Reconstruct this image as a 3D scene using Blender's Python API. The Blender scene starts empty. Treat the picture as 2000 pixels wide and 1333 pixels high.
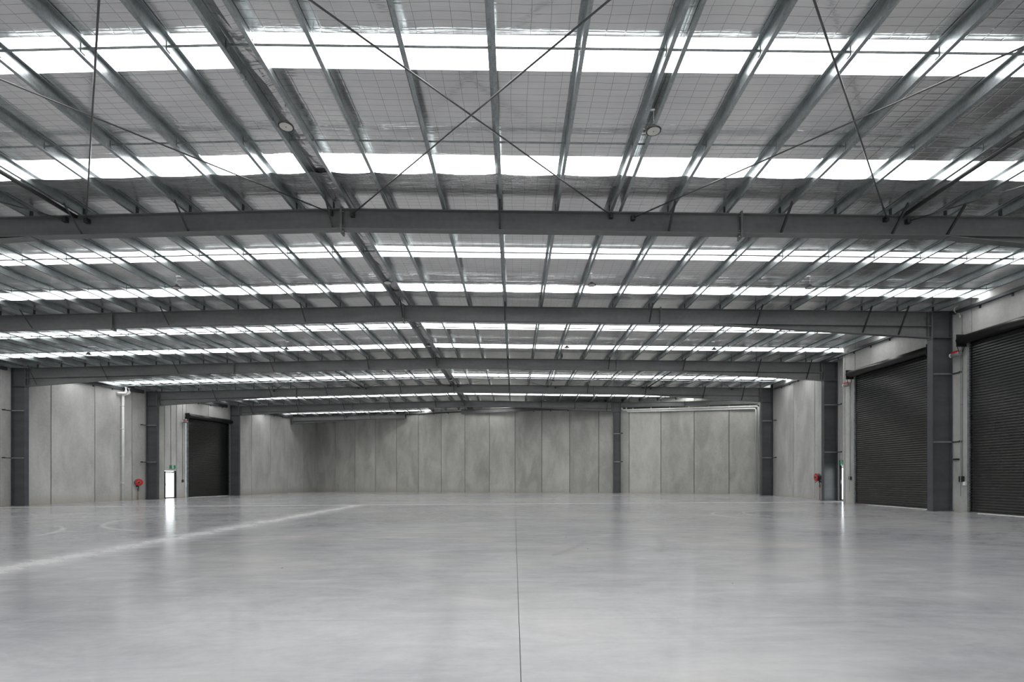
import bpy, math, random
from mathutils import Vector, Matrix
random.seed(7)
sc = bpy.context.scene
COL = sc.collection

# ------------------------------------------------------------------ camera
EYE = 1.45
cam_d = bpy.data.cameras.new('camera'); cam = bpy.data.objects.new('camera', cam_d); COL.objects.link(cam)
cam.location = (0, 0, EYE); cam.rotation_euler = (math.pi / 2, 0, 0)
cam_d.sensor_width = 36.0; cam_d.lens = 18.0
cam_d.shift_x = -0.002; cam_d.shift_y = 0.13325       # tilt-shift lens, camera kept level
cam_d.clip_start = 0.05; cam_d.clip_end = 400
sc.camera = cam

# ------------------------------------------------------------------ world, exposure
world = bpy.data.worlds.new('overcast_sky'); sc.world = world; world.use_nodes = True
wn = world.node_tree.nodes; bg = wn['Background']
bg.inputs['Color'].default_value = (0.93, 0.96, 1.0, 1); bg.inputs['Strength'].default_value = 3.0
SKYLIGHT_STRENGTH = 4.6
vs = sc.view_settings
vs.view_transform = 'Standard'; vs.look = 'None'; vs.gamma = 1.0; vs.use_curve_mapping = False
vs.exposure = 0.68
sc.cycles.use_denoising = True
sc.cycles.max_bounces = 10; sc.cycles.diffuse_bounces = 6; sc.cycles.glossy_bounces = 5
sc.cycles.transmission_bounces = 6; sc.cycles.transparent_max_bounces = 8
sc.cycles.sample_clamp_indirect = 6.0

def portal(name, loc, rot, sx, sy):                       # guides sampling of daylight through an opening, gives no light itself
    d = bpy.data.lights.new(name, 'AREA'); d.shape = 'RECTANGLE'; d.size = sx; d.size_y = sy; d.cycles.is_portal = True
    o = bpy.data.objects.new(name, d); COL.objects.link(o); o.location = loc; o.rotation_euler = rot
for x_ in (-6.0, 3.5, 12.5): portal('daylight_portal', (x_, -14.3, 3.3), (math.radians(90), 0, 0), 6.2, 6.8)
portal('daylight_portal', (-26.95, 39.7, 0.95), (math.radians(90), 0, math.radians(-90 - 12)), 1.2, 2.3)
portal('daylight_portal', (18.6, 28.46, 1.1), (math.radians(90), 0, math.radians(90 - 4)), 1.3, 2.2)

# ------------------------------------------------------------------ the plan of the building
FALL = 0.0066                                   # the slab falls gently to the left
XR = -4.39                                      # ridge line
RIDGE = 6.835 + EYE
FR = [5.75, 13.10, 20.41, 29.30, 37.64, 45.55, 53.90]       # portal frames
def floor_z(x): return FALL * x
def raf_top(x):  return RIDGE - (0.0121 * (x - XR) if x > XR else 0.0253 * (XR - x))
PUR_H = 0.235
def pur_bot(x): return raf_top(x) + 0.012
def foil_z(x):  return pur_bot(x) + PUR_H + 0.012
Y0 = -14.0                                      # end of the hall behind the camera
def wl(y): return -28.85 + 0.2126 * (y - 29.3)              # inside face of the left wall
def wr(y):                                                   # inside face of the right wall
    if y < 26.9: return 17.40
    if y < 38.0: return 18.47 + 0.075 * (y - 29.3)
    return 20.05
def wb_y(x): return 41.6 + 0.4029 * (19.9 - x)              # inside face of the back wall
def wb_x(y): return 19.9 - (y - 41.6) / 0.4029

# ------------------------------------------------------------------ materials
def new_mat(name):
    m = bpy.data.materials.new(name); m.use_nodes = True
    nt = m.node_tree; return m, nt, nt.nodes, nt.links, nt.nodes['Principled BSDF']
def N(nt, typ, **kw):
    n = nt.nodes.new(typ)
    for k, v in kw.items(): setattr(n, k, v)
    return n
def math_n(nt, op, a, b=None, c=None, clamp=False):
    n = nt.nodes.new('ShaderNodeMath'); n.operation = op; n.use_clamp = clamp
    for i, v in enumerate((a, b, c)):
        if v is None: continue
        if isinstance(v, (int, float)): n.inputs[i].default_value = v
        else: nt.links.new(v, n.inputs[i])
    return n.outputs[0]
def mix_c(nt, f, a, b, blend='MIX'):
    n = nt.nodes.new('ShaderNodeMix'); n.data_type = 'RGBA'; n.blend_type = blend
    for s, v in ((n.inputs[0], f), (n.inputs[6], a), (n.inputs[7], b)):
        if isinstance(v, (int, float)): s.default_value = v
        elif isinstance(v, tuple): s.default_value = (*v[:3], 1)
        else: nt.links.new(v, s)
    return n.outputs[2]
def ramp(nt, fac, p0, p1, c0=(0, 0, 0), c1=(1, 1, 1)):
    n = nt.nodes.new('ShaderNodeValToRGB'); e = n.color_ramp.elements
    e[0].position = p0; e[1].position = p1; e[0].color = (*c0, 1); e[1].color = (*c1, 1)
    nt.links.new(fac, n.inputs[0]); return n.outputs[0]
def noise(nt, vec, scale, detail=4, rough=0.55, dist=0.0):
    n = nt.nodes.new('ShaderNodeTexNoise'); n.inputs['Scale'].default_value = scale
    n.inputs['Detail'].default_value = detail; n.inputs['Roughness'].default_value = rough
    n.inputs['Distortion'].default_value = dist
    nt.links.new(vec, n.inputs['Vector']); return n.outputs['Fac']
def coords(nt, scale=(1, 1, 1), world_pos=True, rot=(0, 0, 0)):
    if world_pos: src = nt.nodes.new('ShaderNodeNewGeometry').outputs['Position']
    else: src = nt.nodes.new('ShaderNodeTexCoord').outputs['Object']
    mp = nt.nodes.new('ShaderNodeMapping'); mp.inputs['Scale'].default_value = scale
    mp.inputs['Rotation'].default_value = rot
    nt.links.new(src, mp.inputs['Vector']); return mp.outputs['Vector']

def plain(name, col, rough=0.5, metal=0.0, var=0.12, scale=3.0, spec=0.5):
    m, nt, nd, lk, b = new_mat(name)
    f = noise(nt, coords(nt), scale, 3)
    c0 = tuple(c * (1 - var) for c in col); c1 = tuple(min(1, c * (1 + var)) for c in col)
    lk.new(ramp(nt, f, 0.3, 0.7, c0, c1), b.inputs['Base Color'])
    b.inputs['Roughness'].default_value = rough; b.inputs['Metallic'].default_value = metal
    b.inputs['Specular IOR Level'].default_value = spec
    return m

def concrete_panel_mat(name, c_lo, c_hi):
    m, nt, nd, lk, b = new_mat(name)
    rnd = nt.nodes.new('ShaderNodeObjectInfo').outputs['Random']
    pos = nt.nodes.new('ShaderNodeNewGeometry').outputs['Position']
    off = nt.nodes.new('ShaderNodeVectorMath'); off.operation = 'ADD'
    cmb = nt.nodes.new('ShaderNodeCombineXYZ'); lk.new(math_n(nt, 'MULTIPLY', rnd, 37.0), cmb.inputs[0])
    lk.new(pos, off.inputs[0]); lk.new(cmb.outputs[0], off.inputs[1])
    def mapped(s):
        mp = nt.nodes.new('ShaderNodeMapping'); mp.inputs['Scale'].default_value = s
        lk.new(off.outputs[0], mp.inputs['Vector']); return mp.outputs['Vector']
    big = noise(nt, mapped((0.9, 0.9, 0.35)), 1.0, 5, 0.6, 0.4)
    fine = noise(nt, mapped((1, 1, 1)), 9.0, 5, 0.65)
    f = math_n(nt, 'ADD', math_n(nt, 'MULTIPLY', big, 0.75), math_n(nt, 'MULTIPLY', fine, 0.25))
    f = math_n(nt, 'ADD', f, math_n(nt, 'MULTIPLY', math_n(nt, 'SUBTRACT', rnd, 0.5), 0.14))
    col = ramp(nt, f, 0.35, 0.65, c_lo, c_hi)
    sep = nt.nodes.new('ShaderNodeSeparateXYZ'); lk.new(pos, sep.inputs[0])
    splash = math_n(nt, 'ADD', math_n(nt, 'MULTIPLY', sep.outputs[2], -1.3), math_n(nt, 'ADD', math_n(nt, 'MULTIPLY', big, 1.6), -0.25))
    splash = math_n(nt, 'MULTIPLY', splash, 0.55, clamp=True)
    col = mix_c(nt, splash, col, (0.36, 0.30, 0.21))
    pit = noise(nt, mapped((1, 1, 1)), 38.0, 2, 0.5)
    col = mix_c(nt, math_n(nt, 'MULTIPLY', math_n(nt, 'LESS_THAN', pit, 0.27), 0.4), col, (0.12, 0.12, 0.11))
    lk.new(col, b.inputs['Base Color']); b.inputs['Roughness'].default_value = 0.75
    b.inputs['Specular IOR Level'].default_value = 0.3
    bp = nt.nodes.new('ShaderNodeBump'); bp.inputs['Strength'].default_value = 0.15; bp.inputs['Distance'].default_value = 0.02
    lk.new(fine, bp.inputs['Height']); lk.new(bp.outputs[0], b.inputs['Normal'])
    return m

def floor_mat():
    m, nt, nd, lk, b = new_mat('power_trowelled_concrete')
    pos = nt.nodes.new('ShaderNodeNewGeometry').outputs['Position']
    sep = nt.nodes.new('ShaderNodeSeparateXYZ'); lk.new(pos, sep.inputs[0]); X, Y = sep.outputs[0], sep.outputs[1]
    cloud = noise(nt, coords(nt, (0.11, 0.14, 1)), 1.0, 6, 0.62, 0.8)
    mott = noise(nt, coords(nt, (0.9, 0.9, 1)), 1.0, 6, 0.65, 1.2)
    strk = noise(nt, coords(nt, (0.45, 1.3, 1), rot=(0, 0, 0.35)), 1.0, 8, 0.72, 2.2)
    strk2 = noise(nt, coords(nt, (0.5, 2.0, 1), rot=(0, 0, -0.7)), 1.0, 8, 0.72, 1.8)
    fine = noise(nt, coords(nt), 14.0, 4, 0.7)
    f = math_n(nt, 'ADD', math_n(nt, 'MULTIPLY', cloud, 0.46), math_n(nt, 'MULTIPLY', mott, 0.16))
    f = math_n(nt, 'ADD', f, math_n(nt, 'MULTIPLY', strk, 0.20)); f = math_n(nt, 'ADD', f, math_n(nt, 'MULTIPLY', strk2, 0.12))
    f = math_n(nt, 'ADD', f, math_n(nt, 'MULTIPLY', fine, 0.06))
    col = ramp(nt, f, 0.40, 0.60, (0.246, 0.252, 0.270), (0.416, 0.420, 0.428))
    warm = noise(nt, coords(nt, (0.22, 0.22, 1)), 1.3, 3)
    col = mix_c(nt, math_n(nt, 'MULTIPLY', ramp(nt, warm, 0.45, 0.68), 0.45), col, (0.450, 0.438, 0.408))
    smear = math_n(nt, 'MULTIPLY', ramp(nt, strk2, 0.60, 0.72), ramp(nt, cloud, 0.62, 0.40))
    col = mix_c(nt, math_n(nt, 'MULTIPLY', smear, 0.45), col, (0.235, 0.24, 0.255))
    scuff = ramp(nt, strk, 0.66, 0.76)
    col = mix_c(nt, math_n(nt, 'MULTIPLY', scuff, 0.35), col, (0.55, 0.55, 0.545))
    # pale bands along the two construction joints
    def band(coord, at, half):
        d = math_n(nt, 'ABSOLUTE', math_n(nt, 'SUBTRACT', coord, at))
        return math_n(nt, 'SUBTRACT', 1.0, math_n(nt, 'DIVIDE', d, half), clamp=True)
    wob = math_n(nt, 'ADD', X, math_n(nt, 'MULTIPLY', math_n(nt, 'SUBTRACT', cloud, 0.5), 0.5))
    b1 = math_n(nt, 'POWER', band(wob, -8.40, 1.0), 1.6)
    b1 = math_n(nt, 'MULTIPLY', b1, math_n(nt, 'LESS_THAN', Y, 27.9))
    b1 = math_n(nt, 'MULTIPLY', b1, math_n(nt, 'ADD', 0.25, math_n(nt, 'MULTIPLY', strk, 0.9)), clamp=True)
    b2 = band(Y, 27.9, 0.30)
    pale_bands = math_n(nt, 'MAXIMUM', b1, b2, clamp=True)
    col = mix_c(nt, math_n(nt, 'MULTIPLY', pale_bands, 0.75), col, (0.62, 0.62, 0.615))
    # tyre marks: arcs of dark and of pale rubber
    def arc(cx, cy, r, w, x0, x1, y0, y1):
        dx = math_n(nt, 'SUBTRACT', X, cx); dy = math_n(nt, 'SUBTRACT', Y, cy)
        d = math_n(nt, 'SQRT', math_n(nt, 'ADD', math_n(nt, 'MULTIPLY', dx, dx), math_n(nt, 'MULTIPLY', dy, dy)))
        a = math_n(nt, 'SUBTRACT', 1.0, math_n(nt, 'DIVIDE', math_n(nt, 'ABSOLUTE', math_n(nt, 'SUBTRACT', d, r)), w), clamp=True)
        for v, lo, hi in ((X, x0, x1), (Y, y0, y1)):
            a = math_n(nt, 'MULTIPLY', a, math_n(nt, 'GREATER_THAN', v, lo)); a = math_n(nt, 'MULTIPLY', a, math_n(nt, 'LESS_THAN', v, hi))
        return a
    dark = arc(-6.5, 13.5, 10.0, 0.17, 2.4, 9, 9.7, 12.6)
    dark = math_n(nt, 'MAXIMUM', dark, arc(-5.5, 13.3, 7.3, 0.13, 0.7, 9, 9.4, 11.7))
    dark = math_n(nt, 'MAXIMUM', dark, arc(4.3, 12.2, 0.25, 0.25, 3.5, 5, 12, 12.5))
    dark = math_n(nt, 'MULTIPLY', dark, math_n(nt, 'MULTIPLY', ramp(nt, fine, 0.3, 0.6), 0.45))
    col = mix_c(nt, dark, col, (0.20, 0.20, 0.205))
    pale = arc(-17.5, 12.0, 5.2, 0.14, -14.5, -9.6, 13.4, 18)
    pale = math_n(nt, 'MAXIMUM', pale, arc(-9.0, 19.5, 5.2, 0.14, -15.5, -10.6, 13, 22))
    pale = math_n(nt, 'MAXIMUM', pale, arc(9.6, 19.0, 2.1, 0.10, 7, 9.5, 17, 22))
    pale = math_n(nt, 'MAXIMUM', pale, arc(10.9, 19.2, 2.1, 0.10, 8, 10.8, 17, 22))
    pale = math_n(nt, 'MULTIPLY', pale, math_n(nt, 'MULTIPLY', mott, 1.1))
    col = mix_c(nt, pale, col, (0.62, 0.62, 0.62))
    # specks of debris stuck to the slab
    vor = nt.nodes.new('ShaderNodeTexVoronoi'); vor.inputs['Scale'].default_value = 0.9
    lk.new(coords(nt, (1, 1, 0)), vor.inputs['Vector'])
    speck = math_n(nt, 'MULTIPLY', math_n(nt, 'LESS_THAN', vor.outputs['Distance'], 0.022), 0.9)
    col = mix_c(nt, speck, col, (0.08, 0.08, 0.08))
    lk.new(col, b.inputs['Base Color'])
    r = math_n(nt, 'ADD', 0.09, math_n(nt, 'MULTIPLY', strk, 0.18)); r = math_n(nt, 'ADD', r, math_n(nt, 'MULTIPLY', pale_bands, 0.2))
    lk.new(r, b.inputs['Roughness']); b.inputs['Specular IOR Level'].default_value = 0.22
    bp = nt.nodes.new('ShaderNodeBump'); bp.inputs['Strength'].default_value = 0.03; bp.inputs['Distance'].default_value = 0.02
    lk.new(strk, bp.inputs['Height']); lk.new(bp.outputs[0], b.inputs['Normal'])
    return m

def foil_mat():
    m, nt, nd, lk, b = new_mat('insulation_foil')
    pos = nt.nodes.new('ShaderNodeNewGeometry').outputs['Position']
    sep = nt.nodes.new('ShaderNodeSeparateXYZ'); lk.new(pos, sep.inputs[0]); X, Y = sep.outputs[0], sep.outputs[1]
    wob = noise(nt, coords(nt, (0.7, 0.7, 0.7)), 1.0, 2)
    wx = math_n(nt, 'ADD', X, math_n(nt, 'MULTIPLY', wob, 0.10)); wy = math_n(nt, 'ADD', Y, math_n(nt, 'MULTIPLY', wob, 0.10))
    def dist_line(v, per):
        fr = math_n(nt, 'FRACT', math_n(nt, 'ADD', math_n(nt, 'DIVIDE', v, per), 100.0))
        return math_n(nt, 'MULTIPLY', math_n(nt, 'MINIMUM', fr, math_n(nt, 'SUBTRACT', 1.0, fr)), per)
    dx, dy = dist_line(wx, 0.30), dist_line(wy, 0.15)
    lx = math_n(nt, 'SUBTRACT', 1.0, math_n(nt, 'DIVIDE', dx, 0.0055), clamp=True)
    ly = math_n(nt, 'SUBTRACT', 1.0, math_n(nt, 'DIVIDE', dy, 0.0055), clamp=True)
    wire = math_n(nt, 'MAXIMUM', lx, ly)
    shade = noise(nt, coords(nt, (0.5, 1.2, 1)), 1.0, 3)
    col = ramp(nt, shade, 0.3, 0.7, (0.66, 0.655, 0.655), (0.78, 0.775, 0.77))
    col = mix_c(nt, math_n(nt, 'MULTIPLY', wire, 0.85), col, (0.10, 0.10, 0.105))
    lk.new(col, b.inputs['Base Color']); b.inputs['Metallic'].default_value = 0.82
    rr = noise(nt, coords(nt, (0.4, 0.9, 1)), 1.0, 2)
    lk.new(math_n(nt, 'ADD', 0.12, math_n(nt, 'MULTIPLY', rr, 0.12)), b.inputs['Roughness'])
    wr1 = noise(nt, coords(nt, (0.55, 4.5, 1), rot=(0, 0, 0.10)), 1.0, 4, 0.6, 0.9)
    wr2 = noise(nt, coords(nt, (3.0, 9.0, 1), rot=(0, 0, -0.12)), 1.0, 3, 0.6, 0.5)
    quilt = math_n(nt, 'MULTIPLY', math_n(nt, 'MINIMUM', math_n(nt, 'MINIMUM', dx, dy), 0.02), 0.12)
    mask = ramp(nt, noise(nt, coords(nt, (0.22, 0.30, 1)), 1.0, 2), 0.40, 0.68, (0.18, 0.18, 0.18), (1, 1, 1))
    h = math_n(nt, 'ADD', math_n(nt, 'MULTIPLY', wr1, 0.030), math_n(nt, 'MULTIPLY', wr2, 0.008))
    at = nt.nodes.new('ShaderNodeAttribute'); at.attribute_name = 'slack'
    h = math_n(nt, 'MULTIPLY', h, math_n(nt, 'ADD', mask, math_n(nt, 'MULTIPLY', at.outputs['Fac'], 1.5)))
    h = math_n(nt, 'ADD', h, quilt)
    bp = nt.nodes.new('ShaderNodeBump'); bp.inputs['Strength'].default_value = 0.55; bp.inputs['Distance'].default_value = 1.0
    lk.new(h, bp.inputs['Height']); lk.new(bp.outputs[0], b.inputs['Normal'])
    return m

def galv_mat(name, lo, hi, rough=0.32):
    m, nt, nd, lk, b = new_mat(name)
    sp = noise(nt, coords(nt, (6, 2.2, 6)), 1.0, 4, 0.6)
    fl = noise(nt, coords(nt), 26.0, 2)
    f = math_n(nt, 'ADD', math_n(nt, 'MULTIPLY', sp, 0.65), math_n(nt, 'MULTIPLY', fl, 0.35))
    lk.new(ramp(nt, f, 0.3, 0.7, lo, hi), b.inputs['Base Color'])
    b.inputs['Metallic'].default_value = 0.75
    lk.new(math_n(nt, 'ADD', rough - 0.08, math_n(nt, 'MULTIPLY', fl, 0.16)), b.inputs['Roughness'])
    return m

def steel_paint(name, lo, hi, rough=0.42):
    m, nt, nd, lk, b = new_mat(name)
    a = noise(nt, coords(nt, (0.35, 2.0, 2.4)), 1.0, 5, 0.6)
    g = noise(nt, coords(nt), 7.0, 4, 0.6)
    f = math_n(nt, 'ADD', math_n(nt, 'MULTIPLY', a, 0.7), math_n(nt, 'MULTIPLY', g, 0.3))
    lk.new(ramp(nt, f, 0.32, 0.68, lo, hi), b.inputs['Base Color'])
    b.inputs['Roughness'].default_value = rough; b.inputs['Specular IOR Level'].default_value = 0.45
    return m

def emit_mat(name, col, strength):
    m, nt, nd, lk, b = new_mat(name)
    pos = coords(nt, (1, 1, 1))
    sep = nt.nodes.new('ShaderNodeSeparateXYZ'); lk.new(pos, sep.inputs[0])
    rib = math_n(nt, 'MULTIPLY', math_n(nt, 'SINE', math_n(nt, 'MULTIPLY', sep.outputs[1], 33.0)), 0.04)
    b.inputs['Base Color'].default_value = (0.85, 0.86, 0.87, 1); b.inputs['Roughness'].default_value = 0.5
    b.inputs['Emission Color'].default_value = (*col, 1)
    lk.new(math_n(nt, 'MULTIPLY', strength, math_n(nt, 'ADD', 1.0, rib)), b.inputs['Emission Strength'])
    m.cycles.emission_sampling = 'FRONT'
    return m

def glass_mat():
    m, nt, nd, lk, b = new_mat('door_glass')
    tr = nt.nodes.new('ShaderNodeBsdfTransparent'); tr.inputs[0].default_value = (0.95, 0.97, 0.96, 1)
    gl = nt.nodes.new('ShaderNodeBsdfGlossy'); gl.inputs['Roughness'].default_value = 0.03
    mx = nt.nodes.new('ShaderNodeMixShader'); mx.inputs[0].default_value = 0.06
    lk.new(tr.outputs[0], mx.inputs[1]); lk.new(gl.outputs[0], mx.inputs[2])
    lk.new(mx.outputs[0], nd['Material Output'].inputs['Surface'])
    return m

M = {
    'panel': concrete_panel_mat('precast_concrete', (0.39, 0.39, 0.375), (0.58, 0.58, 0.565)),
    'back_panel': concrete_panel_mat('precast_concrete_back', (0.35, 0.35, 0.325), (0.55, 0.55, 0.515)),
    'joint': plain('joint_sealant', (0.05, 0.05, 0.048), 0.8),
    'floor': floor_mat(), 'slot': plain('saw_cut', (0.10, 0.10, 0.10), 0.9),
    'foil': foil_mat(), 'skylight': emit_mat('translucent_roof_sheet', (1.0, 0.992, 0.988), SKYLIGHT_STRENGTH),
    'galv': galv_mat('galvanised_steel', (0.20, 0.225, 0.23), (0.48, 0.515, 0.522)),
    'galv_dull': galv_mat('dull_galvanised_steel', (0.26, 0.28, 0.285), (0.40, 0.42, 0.425), 0.5),
    'rafter': steel_paint('grey_steel_paint', (0.090, 0.092, 0.093), (0.165, 0.167, 0.166)),
    'column': steel_paint('charcoal_steel_paint', (0.054, 0.058, 0.064), (0.086, 0.091, 0.098), 0.36),
    'brace': steel_paint('dark_brace_paint', (0.022, 0.023, 0.024), (0.04, 0.041, 0.042), 0.5),
    'bolt': plain('bolt_zinc', (0.45, 0.45, 0.44), 0.4, 0.7),
    'curtain': plain('black_roller_steel', (0.0085, 0.0085, 0.008), 0.27, 0.0, 0.15, 2.0, 0.9),
    'drum': plain('black_rolled_steel', (0.012, 0.012, 0.012), 0.4),
    'rod': plain('brace_rod_steel', (0.10, 0.10, 0.10), 0.4, 0.4),
    'white_pipe': plain('white_pvc', (0.78, 0.79, 0.78), 0.35, 0, 0.04),
    'red': plain('red_enamel', (0.50, 0.016, 0.016), 0.3, 0, 0.06),
    'black': plain('black_plastic', (0.02, 0.02, 0.02), 0.45),
    'grey': plain('grey_plastic', (0.25, 0.25, 0.25), 0.45),
    'lens': plain('lamp_lens', (0.62, 0.61, 0.57), 0.35, 0, 0.04),
    'green': plain('exit_green', (0.0, 0.30, 0.125), 0.4, 0, 0.03),
    'white': plain('sign_white', (0.85, 0.87, 0.86), 0.4, 0, 0.02),
    'door_frame': plain('dark_door_frame', (0.022, 0.022, 0.024), 0.4),
    'glass': glass_mat(), 'apron': plain('yard_concrete', (0.62, 0.61, 0.58), 0.8),
    'copper': plain('copper_pipe', (0.30, 0.17, 0.12), 0.45, 0.4),
    'leak_light_threshold': plain('threshold_leak_light', (0.66, 0.60, 0.48), 0.6),  # sunlight leaking under roller doors, painted as pale yellow; sills share it
}

# ------------------------------------------------------------------ mesh helpers
class MB:
    def __init__(s): s.v = []; s.f = []; s.mi = []; s.cur = 0
    def quad8(s, p):                                  # p: bottom 4 (ccw) then top 4
        n = len(s.v); s.v += [tuple(q) for q in p]
        for f in ((3, 2, 1, 0), (4, 5, 6, 7), (0, 1, 5, 4), (1, 2, 6, 5), (2, 3, 7, 6), (3, 0, 4, 7)):
            s.f.append(tuple(n + i for i in f)); s.mi.append(s.cur)
        return s
    def box(s, x0, x1, y0, y1, z0, z1):
        return s.quad8([(x0, y0, z0), (x1, y0, z0), (x1, y1, z0), (x0, y1, z0), (x0, y0, z1), (x1, y0, z1), (x1, y1, z1), (x0, y1, z1)])
    def slope(s, x0, x1, y0, y1, za0, zb0, za1, zb1): # box running in x: z from za (bottom, top) at x0 to at x1
        return s.quad8([(x0, y0, za0), (x1, y0, za1), (x1, y1, za1), (x0, y1, za0), (x0, y0, zb0), (x1, y0, zb1), (x1, y1, zb1), (x0, y1, zb0)])
    def sweep(s, prof, a, b, closed=True):            # prof: list of (point at a, point at b)
        n = len(s.v); k = len(prof)
        for p, q in prof: s.v += [tuple(p), tuple(q)]
        for i in range(k if closed else k - 1):
            j = (i + 1) % k; s.f.append((n + 2 * i, n + 2 * j, n + 2 * j + 1, n + 2 * i + 1)); s.mi.append(s.cur)
        if closed:
            s.f.append(tuple(n + 2 * i for i in range(k))[::-1]); s.mi.append(s.cur)
            s.f.append(tuple(n + 2 * i + 1 for i in range(k))); s.mi.append(s.cur)
        return s
    def tube(s, pts, r, n=8, caps=True):
        pts = [Vector(p) for p in pts]; base = len(s.v); rings = len(pts)
        for i, p in enumerate(pts):
            d = (pts[min(i + 1, rings - 1)] - pts[max(i - 1, 0)]).normalized()
            u = d.cross(Vector((0, 0, 1)));
            if u.length < 1e-3: u = d.cross(Vector((0, 1, 0)))
            u.normalize(); w = d.cross(u); rr = r[i] if isinstance(r, (list, tuple)) else r
            for k in range(n):
                t = 2 * math.pi * k / n; s.v.append(tuple(p + u * (rr * math.cos(t)) + w * (rr * math.sin(t))))
        for i in range(rings - 1):
            for k in range(n):
                a = base + i * n + k; b2 = base + i * n + (k + 1) % n
                s.f.append((a, b2, b2 + n, a + n)); s.mi.append(s.cur)
        if caps:
            s.f.append(tuple(base + k for k in range(n))[::-1]); s.mi.append(s.cur)
            s.f.append(tuple(base + (rings - 1) * n + k for k in range(n))); s.mi.append(s.cur)
        return s
    def lathe(s, c, axis, prof, n=20):                # prof: (distance along axis, radius)
        c = Vector(c); a = Vector(axis).normalized()
        return s.tube_r([c + a * d for d, _ in prof], [r for _, r in prof], a, n)
    def tube_r(s, pts, rs, a, n):
        u = a.cross(Vector((0, 0, 1)))
        if u.length < 1e-3: u = a.cross(Vector((0, 1, 0)))
        u.normalize(); w = a.cross(u); base = len(s.v)
        for p, r in zip(pts, rs):
            for k in range(n):
                t = 2 * math.pi * k / n; s.v.append(tuple(p + u * (r * math.cos(t)) + w * (r * math.sin(t))))
        for i in range(len(pts) - 1):
            for k in range(n):
                x = base + i * n + k; y = base + i * n + (k + 1) % n
                s.f.append((x, y, y + n, x + n)); s.mi.append(s.cur)
        s.f.append(tuple(base + k for k in range(n))[::-1]); s.mi.append(s.cur)
        s.f.append(tuple(base + (len(pts) - 1) * n + k for k in range(n))); s.mi.append(s.cur)
        return s
    def frame_box(s, o, u, w, h, a0, a1, b0, b1, c0, c1):   # box in a local frame
        o, u, w, h = Vector(o), Vector(u), Vector(w), Vector(h)
        P = lambda a, b, c: o + u * a + w * b + h * c
        return s.quad8([P(a0, b0, c0), P(a1, b0, c0), P(a1, b1, c0), P(a0, b1, c0), P(a0, b0, c1), P(a1, b0, c1), P(a1, b1, c1), P(a0, b1, c1)])
    def mesh(s, name, mats, smooth=False):
        me = bpy.data.meshes.new(name); me.from_pydata(s.v, [], s.f)
        for m in (mats if isinstance(mats, (list, tuple)) else [mats]): me.materials.append(m)
        if any(s.mi): me.polygons.foreach_set('material_index', s.mi)
        me.update()
        import bmesh
        bm = bmesh.new(); bm.from_mesh(me); bmesh.ops.recalc_face_normals(bm, faces=bm.faces); bm.to_mesh(me); bm.free()
        if smooth:
            me.polygons.foreach_set('use_smooth', [len(p.vertices) == 4 for p in me.polygons])
        return me
    def build(s, name, mats, parent=None, smooth=False): return link(name, s.mesh(name, mats, smooth), parent)
def link(name, data, parent=None):
    o = bpy.data.objects.new(name, data); COL.objects.link(o)
    if parent is not None:
        o.parent = parent; o.matrix_parent_inverse = Matrix.Translation(-wloc(parent)) if parent.parent is None else Matrix.Translation(-wloc(parent))
    return o
def wloc(o):
    p = Vector(o.location)
    return p
def thing(name, label, cat, loc=(0, 0, 0), group=None):
    o = bpy.data.objects.new(name, None); COL.objects.link(o); o.location = loc; o.empty_display_size = 0.2
    return tag(o, label, cat, group)
def tag(o, label, cat, group=None):
    o['label'] = label; o['category'] = cat
    if group: o['group'] = group
    return o
def struct(o): o['kind'] = 'structure'; return o
def child(parent, name, mb, mats, smooth=False):     # mesh given in world coordinates
    o = mb.build(name, mats, None, smooth); o.parent = parent
    o.matrix_parent_inverse = Matrix.Identity(4)
    o.location = -root_loc(parent); return o
def root_loc(o):
    v = Vector((0, 0, 0))
    while o is not None: v += Vector(o.location); o = o.parent
    return v
def child_mesh(parent, name, me, at):                # shared mesh placed at a world point
    o = bpy.data.objects.new(name, me); COL.objects.link(o); o.parent = parent
    o.location = Vector(at) - root_loc(parent); return o
ORD = ['first', 'second', 'third', 'fourth', 'fifth', 'sixth', 'seventh', 'eighth', 'ninth', 'tenth', 'eleventh', 'twelfth', 'thirteenth',
       'fourteenth', 'fifteenth', 'sixteenth', 'seventeenth', 'eighteenth', 'nineteenth', 'twentieth', 'twenty-first', 'twenty-second', 'twenty-third']

# ------------------------------------------------------------------ floor: slabs between joints
XA, XB, YA, YB = -39.0, 21.0, Y0, 64.0
fl = MB(); fl.quad8([(XA, YA, floor_z(XA) - 0.30), (XB, YA, floor_z(XB) - 0.30), (XB, YB, floor_z(XB) - 0.30), (XA, YB, floor_z(XA) - 0.30),
                     (XA, YA, floor_z(XA) - 0.02), (XB, YA, floor_z(XB) - 0.02), (XB, YB, floor_z(XB) - 0.02), (XA, YB, floor_z(XA) - 0.02)])
floor = struct(fl.build('floor', M['slot']))
jx = [XA, -8.40, 0.05, XB]; jy = [YA, 5.23, 27.9, YB]
for i in range(3):
    for j in range(3):
        g = 0.0028
        x0, x1, y0, y1 = jx[i] + g, jx[i + 1] - g, jy[j] + g * 0.7, jy[j + 1] - g * 0.7
        s = MB(); s.quad8([(x0, y0, floor_z(x0) - 0.019), (x1, y0, floor_z(x1) - 0.019), (x1, y1, floor_z(x1) - 0.019), (x0, y1, floor_z(x0) - 0.019),
                           (x0, y0, floor_z(x0)), (x1, y0, floor_z(x1)), (x1, y1, floor_z(x1)), (x0, y1, floor_z(x0))])
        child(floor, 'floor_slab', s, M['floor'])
ap = MB(); ap.box(-80, 60, -60, 110, -0.75, -0.6); struct(ap.build('ground', M['apron']))

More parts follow.
